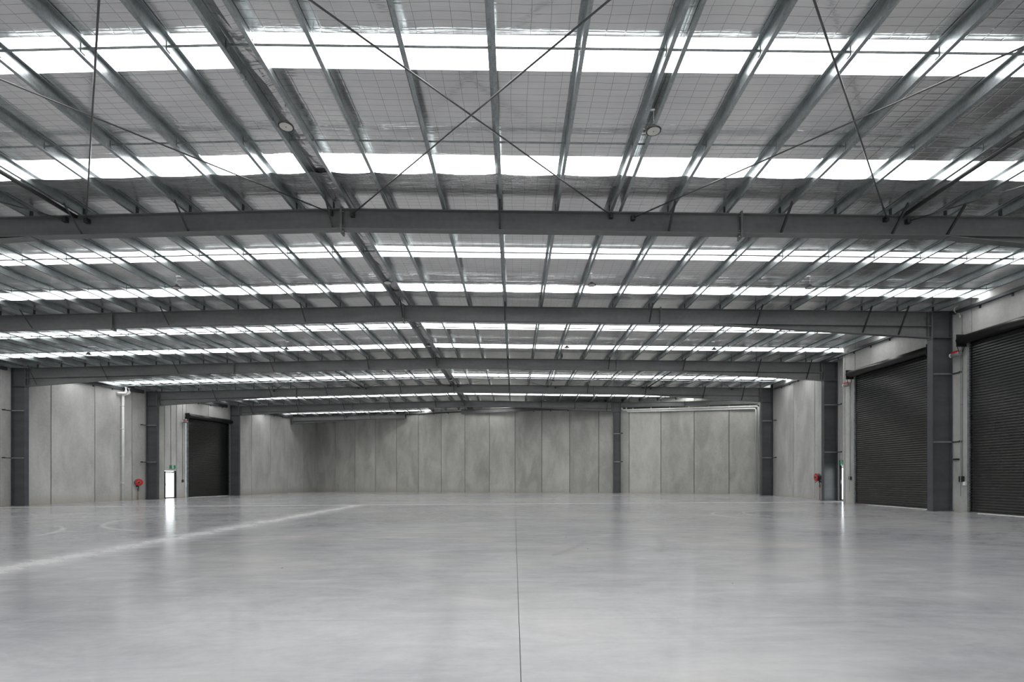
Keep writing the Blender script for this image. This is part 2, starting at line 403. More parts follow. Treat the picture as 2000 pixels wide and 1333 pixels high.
# ------------------------------------------------------------------ walls of precast panels
def wall(name, base, d, zt, panels, mat, side, thick=0.22):
    """base: start point on the inside face; d: unit direction; side: unit outward normal; panels: (s0, s1, z0, z1 or None)"""
    b = Vector((base[0], base[1], 0)); d = Vector((d[0], d[1], 0)); w = Vector((side[0], side[1], 0))
    root = None
    bk = MB()
    for (s0, s1, z0, z1) in panels:
        pa, pb = b + d * (s0 - 0.02), b + d * (s1 + 0.02)
        def zz(p, z, top): return (zt(p) if z is None else z + floor_z(p.x)) if top else floor_z(p.x) + z
        bk.quad8([(*(pa + w * 0.035)[:2], zz(pa, z0, 0)), (*(pb + w * 0.035)[:2], zz(pb, z0, 0)), (*(pb + w * thick)[:2], zz(pb, z0, 0)), (*(pa + w * thick)[:2], zz(pa, z0, 0)),
                  (*(pa + w * 0.035)[:2], zz(pa, z1, 1)), (*(pb + w * 0.035)[:2], zz(pb, z1, 1)), (*(pb + w * thick)[:2], zz(pb, z1, 1)), (*(pa + w * thick)[:2], zz(pa, z1, 1))])
    root = struct(bk.build(name, M['joint']))
    for (s0, s1, z0, z1) in panels:
        g = 0.016
        pa, pb = b + d * (s0 + g), b + d * (s1 - g)
        m = MB()
        za0, zb0 = floor_z(pa.x) + z0, floor_z(pb.x) + z0
        za1 = zt(pa) if z1 is None else floor_z(pa.x) + z1; zb1 = zt(pb) if z1 is None else floor_z(pb.x) + z1
        c = 0.012                                        # chamfered arrises
        m.quad8([(*(pa + d * c)[:2], za0), (*(pb - d * c)[:2], zb0), (*(pb + w * 0.034)[:2], zb0), (*(pa + w * 0.034)[:2], za0),
                 (*(pa + d * c)[:2], za1), (*(pb - d * c)[:2], zb1), (*(pb + w * 0.034)[:2], zb1), (*(pa + w * 0.034)[:2], za1)])
        child(root, 'wall_panel', m, mat)
    return root
def top_z(p): return foil_z(p.x) + 0.10

# left wall: skewed to the frames
LD = Vector((0.2126, 1, 0)).normalized(); LN = Vector((-LD.y, LD.x, 0)); L_IN = -LN
LB = (wl(29.3), 29.3)
def ls(y): return (y - 29.3) / LD.y                      # depth -> distance along the wall
def lp(y, off=0.0, z=0.0):                               # point on the left wall's face, off = out from the face into the hall
    p = Vector((wl(y), y, 0)) + L_IN * off; return Vector((p.x, p.y, z))
LDOOR = (39.22, 40.20, 2.10); LROLL = (41.18, 45.60, 6.45)
pan = []
ys = [-14.0 + i * 2.6 for i in range(0, 17)]
ys = [y for y in ys if y < 27] + [28.83, 31.41, 34.02, 36.60]
for a, b_ in zip(ys[:-1], ys[1:]): pan.append((ls(a), ls(b_), 0, None))
pan += [(ls(36.60), ls(39.19), 0, None), (ls(39.19), ls(40.23), LDOOR[2] + 0.03, None), (ls(40.23), ls(41.12), 0, None),
        (ls(41.12), ls(43.35), LROLL[2], None), (ls(43.35), ls(45.66), LROLL[2], None)]
ys = [45.66, 48.38, 50.98, 53.62, 56.18, 59.0]
for a, b_ in zip(ys[:-1], ys[1:]): pan.append((ls(a), ls(b_), 0, None))
wall_left = wall('wall_left', LB, LD, top_z, pan, M['panel'], LN)

# back wall: oblique, fifteen full panels and two closing ones
BD = Vector((1, -0.4029, 0)).normalized(); BN = Vector((0.4029, 1, 0)).normalized()
xs = [-23.05] + [-20.15 + 2.5313 * i for i in range(16)] + [20.02]
pan = [((xs[i] + 23.05) / BD.x, (xs[i + 1] + 23.05) / BD.x, 0, None) for i in range(len(xs) - 1)]
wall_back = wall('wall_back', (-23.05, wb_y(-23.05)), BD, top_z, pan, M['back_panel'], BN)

# right wall: door bays, then a set back length, then the hidden corner
RB_DOOR = (14.75, 19.55); RA_DOOR = (21.25, 26.10); R_H = 6.50
pan = [(0, 5.0, 0, None), (5.0, 10.0, 0, None), (10.0, 14.4, 0, None), (14.4, 19.2, 0, None), (19.2, 24.0, 0, None), (24.0, 28.72, 0, None),
       (28.72, 33.49, R_H, None), (33.49, 35.28, 0, None), (35.28, 40.12, R_H, None), (40.12, 40.93, 0, None), (40.93, 41.10, 0, None)]
wall('wall_right', (17.40, Y0), (0, 1), top_z, pan, M['panel'], (1, 0))
RD = Vector((0.075, 1, 0)).normalized(); RN = Vector((RD.y, -RD.x, 0))
def rs(y): return (y - 26.7) / RD.y
def rx(y): return 18.47 + 0.075 * (y - 29.3)
RDOOR = (27.90, 29.02, 2.00)
pan = [(rs(26.9), rs(27.88), 0, None), (rs(27.88), rs(29.04), RDOOR[2] + 0.02, None), (rs(29.04), rs(31.75), 0, None), (rs(31.75), rs(34.55), 0, None), (rs(34.55), rs(38.0), 0, None)]
wall('wall_right_recess', (rx(26.7), 26.7), RD, top_z, pan, M['panel'], RN, 0.09)
pan = [(0, 1.12, 0, None)]
wall('wall_right_return', (17.44, 27.10), (1, 0), top_z, pan, M['panel'], (0, -1))
wall('wall_right_corner', (20.05, 37.7), (0, 1), top_z, [(0, 4.2, 0, None)], M['panel'], (1, 0))
wall('wall_right_nib', (19.05, 38.02), (1, 0), top_z, [(0, 1.1, 0, None)], M['panel'], (0, -1))
OPEN = [(-9.0, -3.0), (0.5, 6.5), (9.5, 15.5)]                # unseen open doorways, added to bring daylight in from behind the camera
pan = []; x = -38.2
for (a, b_) in OPEN:
    n = max(1, round((a - x) / 3.0))
    pan += [(x + (a - x) * i / n + 38.2, x + (a - x) * (i + 1) / n + 38.2, 0, None) for i in range(n)] + [(a + 38.2, b_ + 38.2, 6.5, None)]; x = b_
pan.append((x + 38.2, 17.4 + 38.2, 0, None))
wall('wall_front', (-38.2, Y0), (1, 0), top_z, pan, M['panel'], (0, -1))

# ------------------------------------------------------------------ purlins: list of lines
PUR = []                                                  # (x, side, label part)
rx_list = [-4.19, -3.22, -1.81, -0.36, 1.06, 2.44, 3.94, 5.38, 6.80, 8.22, 9.63, 11.03, 12.44, 13.86, 15.28, 16.70]
lx_list = [-4.61, -5.56] + [-6.93 - 1.355 * i for i in range(22)]
def y_range(x):
    ya, yb = Y0 + 0.2, wb_y(x) - 0.12
    if x < wl(Y0): ya = 29.3 + (x + 28.85) / 0.2126 + 0.3
    if x < -22.6: pass
    yl = 29.3 + (x + 28.85) / 0.2126 - 0.12               # where the left wall cuts this line
    if x < -22.6: yb = min(yb, yl)
    if x > 17.3: ya = 27.1
    return ya, yb
def z_profile(x, zb, sgn):
    """Z section: lip, bottom flange towards sgn, web, top flange the other way, lip"""
    t, fw, lp_, h = 0.0035, 0.072, 0.018, PUR_H
    o = [(sgn * fw, lp_), (sgn * fw, 0), (0, 0), (0, h - t), (-sgn * fw, h - t), (-sgn * fw, h - lp_)]
    i = [(-sgn * (fw - t), h - lp_), (-sgn * (fw - t), h), (sgn * t, h), (sgn * t, t), (sgn * (fw - t), t), (sgn * (fw - t), lp_)]
    o[4] = (-sgn * fw, h); o[3] = (0, h)
    i[0] = (-sgn * (fw - t), h - lp_); i[1] = (-sgn * (fw - t), h - t); i[2] = (sgn * t, h - t)
    return [(x + a, zb + b) for a, b in o + i]
def purlin(x, sgn, ya, yb, label, name='roof_purlin', z_off=0.0):
    pr = z_profile(x, pur_bot(x) + z_off, sgn); m = MB()
    m.sweep([((a, ya, b), (a, yb, b)) for a, b in pr], 0, 0)
    o = m.build(name, M['galv']); tag(o, label, 'purlin', 'roof purlins under the foil'); return o
for k, x in enumerate(rx_list):
    ya, yb = y_range(x); purlin(x, 1, ya, yb, 'galvanised steel roof purlin, %s to the right of the ridge' % ORD[k]); PUR.append((x, ya, yb))
for k, x in enumerate(lx_list):
    ya, yb = y_range(x); purlin(x, -1, ya, yb, 'galvanised steel roof purlin, %s to the left of the ridge' % (ORD[k] if k < len(ORD) else 'last')); PUR.append((x, ya, yb))
ya, yb = y_range(18.1); purlin(18.1, 1, ya, yb, 'short galvanised purlin over the set-back wall beside the far roller door bay'); PUR.append((18.1, ya, yb))
purlin(2.73, -1, FR[0] + 0.1, FR[1] - 0.02, 'second purlin of a doubled pair, in the bay nearest the camera')
purlin(2.73, -1, FR[3] + 0.1, FR[4] - 0.02, 'second purlin of a doubled pair, between third and fourth rafters')
PUR.sort()

# ------------------------------------------------------------------ ceiling: foil blanket between skylight strips
STRIPS = [(-11.6, -10.85), (-8.2, -7.45), (-4.2, -3.45), (0.6, 1.35), (3.75, 4.5),
          (8.15, 8.86), (11.20, 11.93), (15.68, 16.42), (18.74, 19.46), (23.55, 24.35), (27.12, 27.90), (32.0, 32.9), (34.95, 35.80),
          (40.2, 41.0), (43.10, 43.75), (48.9, 49.7), (53.05, 53.55)]
def xlim(y):
    a = wl(y) - 0.03; b = wr(y) + 0.03
    if y > 41.6 - 0.2: b = min(b, wb_x(y) + 0.03)
    return a, b
gx = []
px = [-39.5] + sorted(p[0] for p in PUR) + [19.2, 20.2]
for a, b_ in zip(px[:-1], px[1:]):
    n = 6 if b_ - a > 0.5 else 4
    gx += [a + (b_ - a) * i / n for i in range(n)]
gx.append(px[-1])
def bulge(x):
    for a, b_ in zip(px[:-1], px[1:]):
        if a <= x <= b_: return math.sin(math.pi * (x - a) / (b_ - a)) ** 0.8 if a < x < b_ else 0.0
    return 0.0
BUL = [0.75 + 0.25 * bulge(x) for x in gx]
DROOP = {11.93: 0.16, 19.46: 0.11, 27.90: 0.06, 35.80: 0.03}    # the blanket edge hangs a little low there
def sag(y):                                               # slack of the blanket along the sheet run
    z = 0.0
    for (s0, s1) in STRIPS[6::2]:                         # slack beyond each second strip of a bay
        t = y - s1
        d = DROOP.get(s1, 0.03); t0 = -d * s1 / 7.05
        if t0 - 1e-6 <= t < t0 + 0.72: z -= d * (1 - (t - t0) / 0.72)
    for (s0, s1) in STRIPS[5::2]:
        t = y - s1
        if 0 <= t < 1.8: z -= 0.018 * math.sin(math.pi * t / 1.8)
    return z
foil = MB(); rnd = random.Random(3); slack = []
def slack_at(y):
    v = 0.0
    for (s0, s1) in STRIPS[6::2]:
        t = y - s1
        if -0.3 <= t < 0.8: v = max(v, 1.0 if t < 0.5 else (0.8 - t) / 0.3)
    for (s0, s1) in STRIPS[5::2]:
        t = y - s1 - 1.45
        if abs(t) < 0.4: v = max(v, 0.55 * (1 - abs(t) / 0.4))
    return v
edges = [Y0] + [e for i, s in enumerate(STRIPS) for e in (s[0], s[1] - (DROOP.get(s[1], 0.03) * s[1] / 7.05 if i >= 6 and i % 2 == 0 else 0.0))] + [wb_y(-22.9) + 0.1]
runs = [(edges[i], edges[i + 1]) for i in range(0, len(edges), 2)]
for (ya, yb) in runs:
    ny = max(2, int((yb - ya) / 0.14)); prev = None
    for j in range(ny + 1):
        y = ya + (yb - ya) * j / ny; a, b_ = xlim(min(max(y, Y0), 58.9)); row = []
        end = 0 if j in (0, ny) else 1
        for i, x in enumerate(gx):
            xx = min(max(x, a), b_)
            foil.v.append((xx, y, foil_z(xx) + sag(y) * BUL[i] + end * rnd.uniform(-0.0015, 0.0015)))
            slack.append(slack_at(y)); row.append((len(foil.v) - 1, xx))
        if prev:
            for i in range(len(gx) - 1):
                if row[i + 1][1] - row[i][1] > 1e-4 or prev[i + 1][1] - prev[i][1] > 1e-4:
                    foil.f.append((prev[i][0], row[i][0], row[i + 1][0], prev[i + 1][0])); foil.mi.append(0)
        prev = row
ceil = foil.build('ceiling', M['foil']); struct(ceil)
at = ceil.data.attributes.new('slack', 'FLOAT', 'POINT'); at.data.foreach_set('value', slack)
ceil.data.polygons.foreach_set('use_smooth', [True] * len(ceil.data.polygons))

lin = MB(); ys_ = [Y0 + 0.35 * i for i in range(int((wb_y(XR) - 0.3 - Y0) / 0.35))]      # foil liner tucked between the two ridge purlins
for y in ys_:
    zz = foil_z(XR) - 0.07
    for x_, d_ in ((-4.605, 0.035), (-4.50, rnd.uniform(-0.02, 0.015)), (-4.40, rnd.uniform(-0.035, 0.0)), (-4.30, rnd.uniform(-0.02, 0.015)), (-4.195, 0.035)): lin.v.append((x_, y, zz + d_))
for i in range(len(ys_) - 1):
    for j in range(4): a_ = i * 5 + j; lin.f.append((a_, a_ + 5, a_ + 6, a_ + 1)); lin.mi.append(0)
lo = child(ceil, 'ridge_liner', lin, M['foil']); at2 = lo.data.attributes.new('slack', 'FLOAT', 'POINT'); at2.data.foreach_set('value', [1.0] * len(lo.data.vertices))

where = ['', '', '', '', '', 'over the nearest bay, crossed by a bridging line', 'over the nearest bay, just before the nearest rafter',
         'just beyond the nearest rafter, crossed by bridging', 'shortly before the second rafter', 'just beyond the second rafter, crossed by bridging', 'shortly before the third rafter',
         'mostly hidden behind the third rafter', 'between third and fourth rafters', 'mostly hidden behind the fourth rafter',
         'shortly before the fifth rafter', 'mostly hidden behind the fifth rafter', 'at the far left corner before the last rafter']
for k, (ya, yb) in enumerate(STRIPS):
    m = MB(); n = 1
    a0, b0 = xlim(ya); a1, b1 = xlim(yb); a0 += 0.1; a1 += 0.1; b0 -= 0.06; b1 -= 0.06
    cut = sorted(set([XR] + [x for x in [-30, -20, -10, 0, 5, 10, 15]]))
    xa = [a0] + [c for c in cut if max(a0, a1) < c < min(b0, b1)] + [b0]; xb = [a1] + xa[1:-1] + [b1]
    for i in range(len(xa) - 1):
        q = [(xa[i], ya), (xa[i + 1], ya), (xb[i + 1], yb), (xb[i], yb)]
        m.v += [(x, y, foil_z(x) + 0.004) for x, y in q]; n0 = len(m.v) - 4
        m.f.append((n0, n0 + 3, n0 + 2, n0 + 1)); m.mi.append(0)
    me = bpy.data.meshes.new('skylight_strip'); me.from_pydata(m.v, [], m.f); me.materials.append(M['skylight']); me.update()
    o = bpy.data.objects.new('skylight_strip', me); COL.objects.link(o)
    lab = 'long white translucent skylight strip ' + (where[k] if where[k] else 'overhead behind the camera, %s from the end wall' % ORD[k])
    tag(o, lab, 'skylight', 'translucent skylight strips')

# ------------------------------------------------------------------ rafters, with their plates, cleats, haunches, fly braces
cleat = MB(); cleat.box(-0.005, 0.005, -0.045, 0.045, 0, 0.21); cleat_me = cleat.mesh('purlin_cleat', M['brace'])
COLS = {0: (-20.9, 16.6), 1: (-20.9, 16.60), 2: (-29.75, 16.58), 3: (-27.89, 17.67), 4: (-26.18, 18.17), 5: (-24.43, 8.83), 6: (-23.45, -11.40)}
RDEPTH = {0: 0.51, 1: 0.51, 2: 0.585, 3: 0.585, 4: 0.585, 5: 0.56, 6: 0.44}
HAUNCH = {0: (-12.25, 11.07, 1.0), 1: (-12.25, 11.07, 1.0), 2: (-21.0, 7.98, 1.04), 3: (-19.3, 9.03, 1.04), 4: (-17.6, 9.5, 1.03), 5: (-15.8, 2.1, 0.84), 6: (-15.5, None, 0.75)}
SPLICE = {0: [XR, 5.78], 1: [XR, 5.78], 2: [-15.96, XR, 5.82], 3: [-16.0, XR, 5.86], 4: [-16.0, XR, 5.83], 5: [-14.4, XR], 6: []}
FLY = {0: [-8.25, -0.36, 6.8], 1: [-10.99, -8.28, -4.61, -0.36, 3.94, 6.80, 9.63, 11.03], 2: [-19.12, -13.70, -8.28, -4.40, -0.36, 5.38, 9.63, 13.86, 15.28],
       3: [-27.25, -23.19, -19.12, -13.70, -8.28, -4.40, -0.36, 5.38, 9.63, 13.86, 16.70], 4: [-25.9, -21.83, -17.77, -13.70, -8.28, -4.40, -0.36, 5.38, 9.63, 13.86, 16.70],
       5: [-23.19, -19.12, -15.06, -10.99, -6.93, -4.4, 2.44, 5.38, 8.22], 6: [-17.77, -15.06]}
RLAB = ['grey steel rafter overhead, above the camera and out of view', 'nearest grey steel rafter crossing the whole picture below the bracing rods', 'second grey steel rafter, ending at the column between the two roller doors',
        'third grey steel rafter, between charcoal columns on both side walls', 'fourth grey steel rafter, right end over the column beside white pipes', 'fifth grey steel rafter, right end on the lone column of the back wall',
        'short dark rafter at far left corner, cut off by the back wall']
for k, fy in enumerate(FR):
    xl, xr = COLS[k]; dp = RDEPTH[k]; fw = 0.1145; ft = 0.02
    r = thing('steel_rafter', RLAB[k], 'rafter', (XR if k < 6 else -16, fy, RIDGE), 'portal frame rafters')
    sp = [xl + 0.03] + [s for s in SPLICE[k] if xl < s < xr] + [xr - 0.03]
    if XR not in sp and xl < XR < xr: sp.append(XR); sp.sort()
    for a, b_ in zip(sp[:-1], sp[1:]):
        m = MB(); e = 0.012
        a_, b2 = a + e, b_ - e; za, zb = raf_top(a_), raf_top(b2)
        m.slope(a_, b2, fy - fw, fy + fw, za - ft, za, zb - ft, zb)
        m.slope(a_, b2, fy - 0.006, fy + 0.006, za - dp + ft, za - ft, zb - dp + ft, zb - ft)
        m.slope(a_, b2, fy - fw, fy + fw, za - dp, za - dp + ft, zb - dp, zb - dp + ft)
        child(r, 'beam', m, M['rafter'])
    for s in SPLICE[k]:
        if not xl < s < xr: continue
        for q in (-0.012, 0.012):
            m = MB(); m.box(s + q - 0.0115, s + q + 0.0115, fy - 0.125, fy + 0.125, raf_top(s) - dp - 0.10, raf_top(s) + 0.05)
            child(r, 'splice_plate', m, M['rafter'])
        for yy in (-0.07, 0.07):
            for zz in (-0.06, -dp + 0.08, -dp - 0.06):
                m = MB(); m.lathe((s - 0.05, fy + yy, raf_top(s) + zz), (1, 0, 0), [(0, 0.014), (0.1, 0.014)], 6); child(r, 'bolt', m, M['bolt'])
    h0, h1, hd = HAUNCH[k]
    for hx, cx in ((h0, xl + 0.03), (h1, xr - 0.03)):
        if hx is None: continue
        m = MB(); x0, x1 = (cx, hx) if cx < hx else (hx, cx)
        d0, d1 = (hd, dp + 0.02) if cx < hx else (dp + 0.02, hd)
        m.slope(x0, x1, fy - 0.006, fy + 0.006, raf_top(x0) - d0 + ft, raf_top(x0) - dp, raf_top(x1) - d1 + ft, raf_top(x1) - dp)
        m.slope(x0, x1, fy - fw, fy + fw, raf_top(x0) - d0, raf_top(x0) - d0 + ft, raf_top(x1) - d1, raf_top(x1) - d1 + ft)
        child(r, 'haunch', m, M['rafter'])
        sx = 1 if cx < hx else -1
        m = MB(); m.box(min(cx - 0.03 * sx, cx), max(cx - 0.03 * sx, cx), fy - 0.125, fy + 0.125, raf_top(cx) - hd - 0.06, raf_top(cx) + 0.01); child(r, 'end_plate', m, M['rafter'])
        m = MB(); m.box(cx + 0.12 * sx - 0.006, cx + 0.12 * sx + 0.006, fy - 0.11, fy - 0.006, raf_top(cx) - hd + ft, raf_top(cx) - ft); child(r, 'stiffener', m, M['rafter'])
    if k == 6:                                            # cut end on the back wall
        m = MB(); m.box(xr - 0.03, xr, fy - 0.11, fy + 0.11, raf_top(xr) - dp, raf_top(xr)); child(r, 'end_plate', m, M['brace'])
    for (x, ya, yb) in PUR:
        if xl - 0.4 < x < xr + 0.4 and ya < fy < yb and abs(x - XR) > 0.02: child_mesh(r, 'purlin_cleat', cleat_me, (x + (-0.006 if x > XR else 0.006), fy, raf_top(x) - 0.0))
    for x in FLY[k]:
        m = MB(); zb = raf_top(x) - dp + ft + 0.01
        if h1 is not None and x > h1: zb = raf_top(x) - (dp + (hd - dp) * (x - h1) / (xr - h1)) + ft + 0.01
        if x < h0: zb = raf_top(x) - (dp + (hd - dp) * (h0 - x) / (h0 - xl)) + ft + 0.01
        p0 = Vector((x, fy - 0.075, zb)); p1 = Vector((x, fy - 0.62, pur_bot(x) + 0.02)); d = (p1 - p0); L = d.length; d.normalize()
        u = Vector((1, 0, 0)); w = d.cross(u)
        m.frame_box(p0, d, u, w, 0, L, -0.024, 0.024, -0.003, 0.003); m.frame_box(p0, d, u, w, 0, L, -0.024, -0.018, 0, 0.045)
        child(r, 'fly_brace', m, M['brace'])

# ------------------------------------------------------------------ columns
def column(xi, fy, sgn, depth, hd, label, bars=None, wall_fn=None):
    """xi: inside face of the inner flange, sgn: direction outwards (+1 right wall, -1 left wall)"""
    fz = floor_z(xi); c = thing('steel_column', label, 'column', (xi + sgn * depth / 2, fy, fz), 'portal frame columns')
    zt = raf_top(xi) + 0.0
    X = lambda a, b_: (min(xi + sgn * a, xi + sgn * b_), max(xi + sgn * a, xi + sgn * b_))
    m = MB(); fz2 = min(floor_z(xi), floor_z(xi + sgn * depth)) + 0.025
    m.box(*X(0, 0.022), fy - 0.135, fy + 0.135, fz2, zt); m.box(*X(depth - 0.022, depth), fy - 0.135, fy + 0.135, fz2, zt - 0.01)
    m.box(*X(0.022, depth - 0.022), fy - 0.007, fy + 0.007, fz2, zt - 0.01)
    child(c, 'shaft', m, M['column'])
    m = MB(); m.box(*X(-0.03, depth + 0.03), fy - 0.16, fy + 0.16, fz - 0.004, fz2); child(c, 'base_plate', m, M['column'])
    m = MB(); m.box(*X(0.0, depth + 0.02), fy - 0.135, fy + 0.135, zt - 0.01, zt + 0.012); child(c, 'cap_plate', m, M['column'])
    for yy in (-0.135, 0.007):
        m = MB(); m.box(*X(0.022, depth - 0.022), fy + yy, fy + yy + 0.128, zt - hd - 0.01, zt - hd + 0.012); child(c, 'stiffener', m, M['column'])
    for zz in (bars or []):
        ln = 0.0
        m = MB(); y0 = fy - 0.10
        m.box(*X(0.03, depth + 0.10), y0 - 0.05, y0, fz + zz - 0.006, fz + zz); m.box(*X(0.03, depth + 0.10), y0 - 0.006, y0, fz + zz, fz + zz + 0.05)
        child(c, 'fixing_bar', m, M['galv_dull'])
        m = MB(); m.box(*X(depth - 0.03, depth + 0.13), y0 - 0.42, y0 - 0.36, fz + zz - 0.01, fz + zz + 0.06)
        m.box(*X(depth + 0.0, depth + 0.03), y0 - 0.42, y0 + 0.0, fz + zz - 0.005, fz + zz + 0.04); child(c, 'panel_bracket', m, M['brace'])
    return c
column(COLS[2][1], FR[2], 1, 0.78, 1.04, 'charcoal steel column between the two roller doors', [2.72, 5.42])
column(COLS[3][1], FR[3], 1, 0.76, 1.04, 'charcoal steel column beside the red hose reel, just before a narrow exit door slot', [2.75, 5.45])
column(COLS[4][1], FR[4], 1, 0.74, 1.03, 'charcoal steel column at the back corner beside the white downpipes', [2.75, 5.45])
column(COLS[5][1], FR[5], 1, 0.62, 0.84, 'lone charcoal steel column in front of the oblique back wall', [2.75, 5.25])
column(COLS[3][0], FR[3], -1, 0.78, 1.04, 'nearest charcoal steel column on the left concrete wall', [2.72, 5.42])
column(COLS[4][0], FR[4], -1, 0.78, 1.03, 'charcoal steel column between the left hose reel and the glazed exit door', [2.72, 5.42])
column(COLS[5][0], FR[5], -1, 0.74, 0.84, 'charcoal steel column at the far jamb of the left roller door')
column(COLS[1][0], FR[1], -1, 0.6, 1.0, 'charcoal column outside the frame holding the nearest rafter, left end')
column(COLS[1][1], FR[1], 1, 0.6, 1.0, 'charcoal column outside the frame holding the nearest rafter, right end')
column(COLS[2][0], FR[2], -1, 0.78, 1.04, 'charcoal column outside the frame holding the second rafter, left end')
column(COLS[0][0], FR[0], -1, 0.6, 1.0, 'charcoal column beside the camera holding the overhead rafter, left end')
column(COLS[0][1], FR[0], 1, 0.6, 1.0, 'charcoal column beside the camera holding the overhead rafter, right end')

# ------------------------------------------------------------------ bridging lines between purlins
BAYN = ['the nearest bay', 'the bay between nearest and second rafters', 'the bay between second and third rafters', 'the bay between third and fourth rafters', 'the bay between fourth and fifth rafters', 'the farthest bay']
BR_Y = [(8.23, 10.55), (15.72, 18.15), (23.62, 26.4), (32.2, 35.6), (40.3, 43.0), (48.4, 51.2)]
for k, pair in enumerate(BR_Y):
    for q, y in enumerate(pair):
        live = [p[0] for p in PUR if p[1] < y < p[2]]
        zr = raf_top(XR)
        t = thing('bridging_line', '%s line of galvanised bridging bars in %s' % (('nearer', 'farther')[q], BAYN[k]), 'bridging', (XR, y, zr), 'bridging lines between the purlins')
        for a, b_ in zip(live[:-1], live[1:]):
            if b_ - a > 2.0: continue
            za, zb = pur_bot(a) + 0.115, pur_bot(b_) + 0.115; m = MB()
            m.slope(a + 0.005, b_ - 0.005, y - 0.025, y + 0.025, za - 0.004, za, zb - 0.004, zb)
            m.slope(a + 0.005, b_ - 0.005, y - 0.025, y - 0.021, za - 0.038, za, zb - 0.038, zb)
            s0 = a + (0.006 if a < XR else 0.012)
            m.box(a + 0.004, a + 0.012, y - 0.045, y + 0.045, za - 0.085, za + 0.06)
            m.box(b_ - 0.012, b_ - 0.004, y - 0.045, y + 0.045, zb - 0.085, zb + 0.06)
            child(t, 'bridging_bar', m, M['galv'])

# ------------------------------------------------------------------ wind bracing rods and struts
NODES = [-17.9, -11.15, -4.39, 2.75, 9.75, 16.3]
for (ka, kb, wh) in ((0, 1, 'before the nearest rafter'), (3, 4, 'before the fourth rafter'), (5, 6, 'in the farthest bay')):
    cells = [(NODES[i], NODES[i + 1]) for i in range(5)]
    names = ['outermost left panel', 'panel left of ridge', 'panel right of ridge', 'second panel right of ridge', 'outermost right panel']
    for i, (a, b_) in enumerate(cells):
        if kb == 6 and b_ > -9: continue
        for s in (0, 1):
            p0 = Vector(((a + 0.28) if s == 0 else (b_ - 0.28), FR[ka] + 0.1, 0)); p1 = Vector(((b_ - 0.28) if s == 0 else (a + 0.28), FR[kb] - 0.1, 0))
            p0.z = raf_top(p0.x) - 0.10 - 0.045 * s; p1.z = raf_top(p1.x) - 0.10 - 0.045 * s
            t = thing('bracing_rod', 'thin bracing rod %s, %s, far end %s' % (wh, names[i], 'rightward' if s == 0 else 'leftward'), 'rod', tuple(p0), 'roof cross-bracing rods')
            m = MB(); m.tube([p0, p1], 0.0155, 8); child(t, 'rod', m, M['rod'], True)
            d = (p1 - p0).normalized()
            for q0, q1 in ((p0 + d * 0.5, p0 + d * 0.75), (p1 - d * 0.75, p1 - d * 0.5)):
                m = MB(); m.tube([q0, q1], 0.02, 6); child(t, 'turnbuckle', m, M['rod'])
            for q, ya, yb in ((p1, -0.02, 0.09), (p0, -0.09, 0.02)):
                m = MB(); m.box(q.x - 0.05, q.x + 0.05, q.y + ya, q.y + yb, q.z - 0.05, q.z + 0.06); child(t, 'end_lug', m, M['brace'])
for (ka, kb, wh) in ((0, 1, 'the nearest bay'), (3, 4, 'the bay before the fourth rafter')):
    for x, sd in ((-11.12, 'left of the ridge'), (9.80, 'right of the ridge')):
        m = MB(); z = raf_top(x) - 0.055; m.tube([(x + 0.02, FR[ka] + 0.12, z), (x + 0.02, FR[kb] - 0.12, z)], 0.05, 10)
        o = m.build('bracing_strut', M['brace'], None, True); tag(o, 'dark strut under a purlin, %s, %s' % (sd, wh), 'strut', 'dark bracing struts')

# ------------------------------------------------------------------ eave members and the gable beam
def eave(name, pts, z_fn, h, off, nrm, label, clip_step=1.5, mat='column'):
    p0, p1 = Vector((*pts[0], 0)), Vector((*pts[1], 0)); d = (p1 - p0); L = d.length; d.normalize(); n = Vector((*nrm, 0))
    t = thing(name, label, 'beam', (p0.x, p0.y, z_fn(p0)))
    m = MB()
    def seg(o0, o1, b0, b1):
        P = []
        for dz in (b0, b1):
            for q, o in ((p0, o0), (p1, o0), (p1, o1), (p0, o1)):
                r = q + n * o; P.append((r.x, r.y, z_fn(q) + dz))
        m.quad8(P)
    seg(off - 0.006, off, 0, h); seg(0.004, off, h - 0.008, h); seg(0.004, off, 0, 0.008)
    child(t, 'channel', m, M[mat])
    s = 0.6
    while s < L - 0.2:
        q = p0 + d * s; z = z_fn(q); m = MB()
        m.frame_box((q.x, q.y, z), d, n, (0, 0, 1), -0.04, 0.04, 0.005, 0.02, -0.10, 0.03); m.frame_box((q.x, q.y, z), d, n, (0, 0, 1), -0.04, 0.04, 0.005, off, -0.012, 0.0)
        child(t, 'clip', m, M['brace']); s += clip_step
    return t
a, b_ = lp(27.5), lp(58.4)
for ya, yb, lab in ((27.5, 29.1, 'nearest length by the picture edge'), (29.5, 37.4, 'beyond the nearest left column'), (37.9, 45.3, 'over the left roller door'), (45.8, 53.7, 'beyond the left roller door'), (54.1, 58.5, 'in the far left corner')):
    eave('eave_beam', (lp(ya)[:2], lp(yb)[:2]), lambda p: raf_top(p.x) - 0.13, 0.24, 0.14, L_IN[:2], 'dark eave channel along the top of the left wall, ' + lab, 1.3)
eave('eave_beam', ((17.40, 13.5), (17.40, 20.2)), lambda p: 6.42 + EYE, 0.11, 0.12, (-1, 0), 'grey eave channel above the nearest roller door', 1.25)
eave('eave_beam', ((17.40, 20.6), (17.40, 28.9)), lambda p: 6.42 + EYE, 0.11, 0.12, (-1, 0), 'grey eave channel above the farther right-hand roller door', 1.25)
eave('eave_beam', ((rx(29.5), 29.5), (rx(37.4), 37.4)), lambda p: 6.41 + EYE, 0.11, 0.12, (-RN.x, -RN.y), 'dark eave channel over the set-back wall behind the red reel', 1.25)
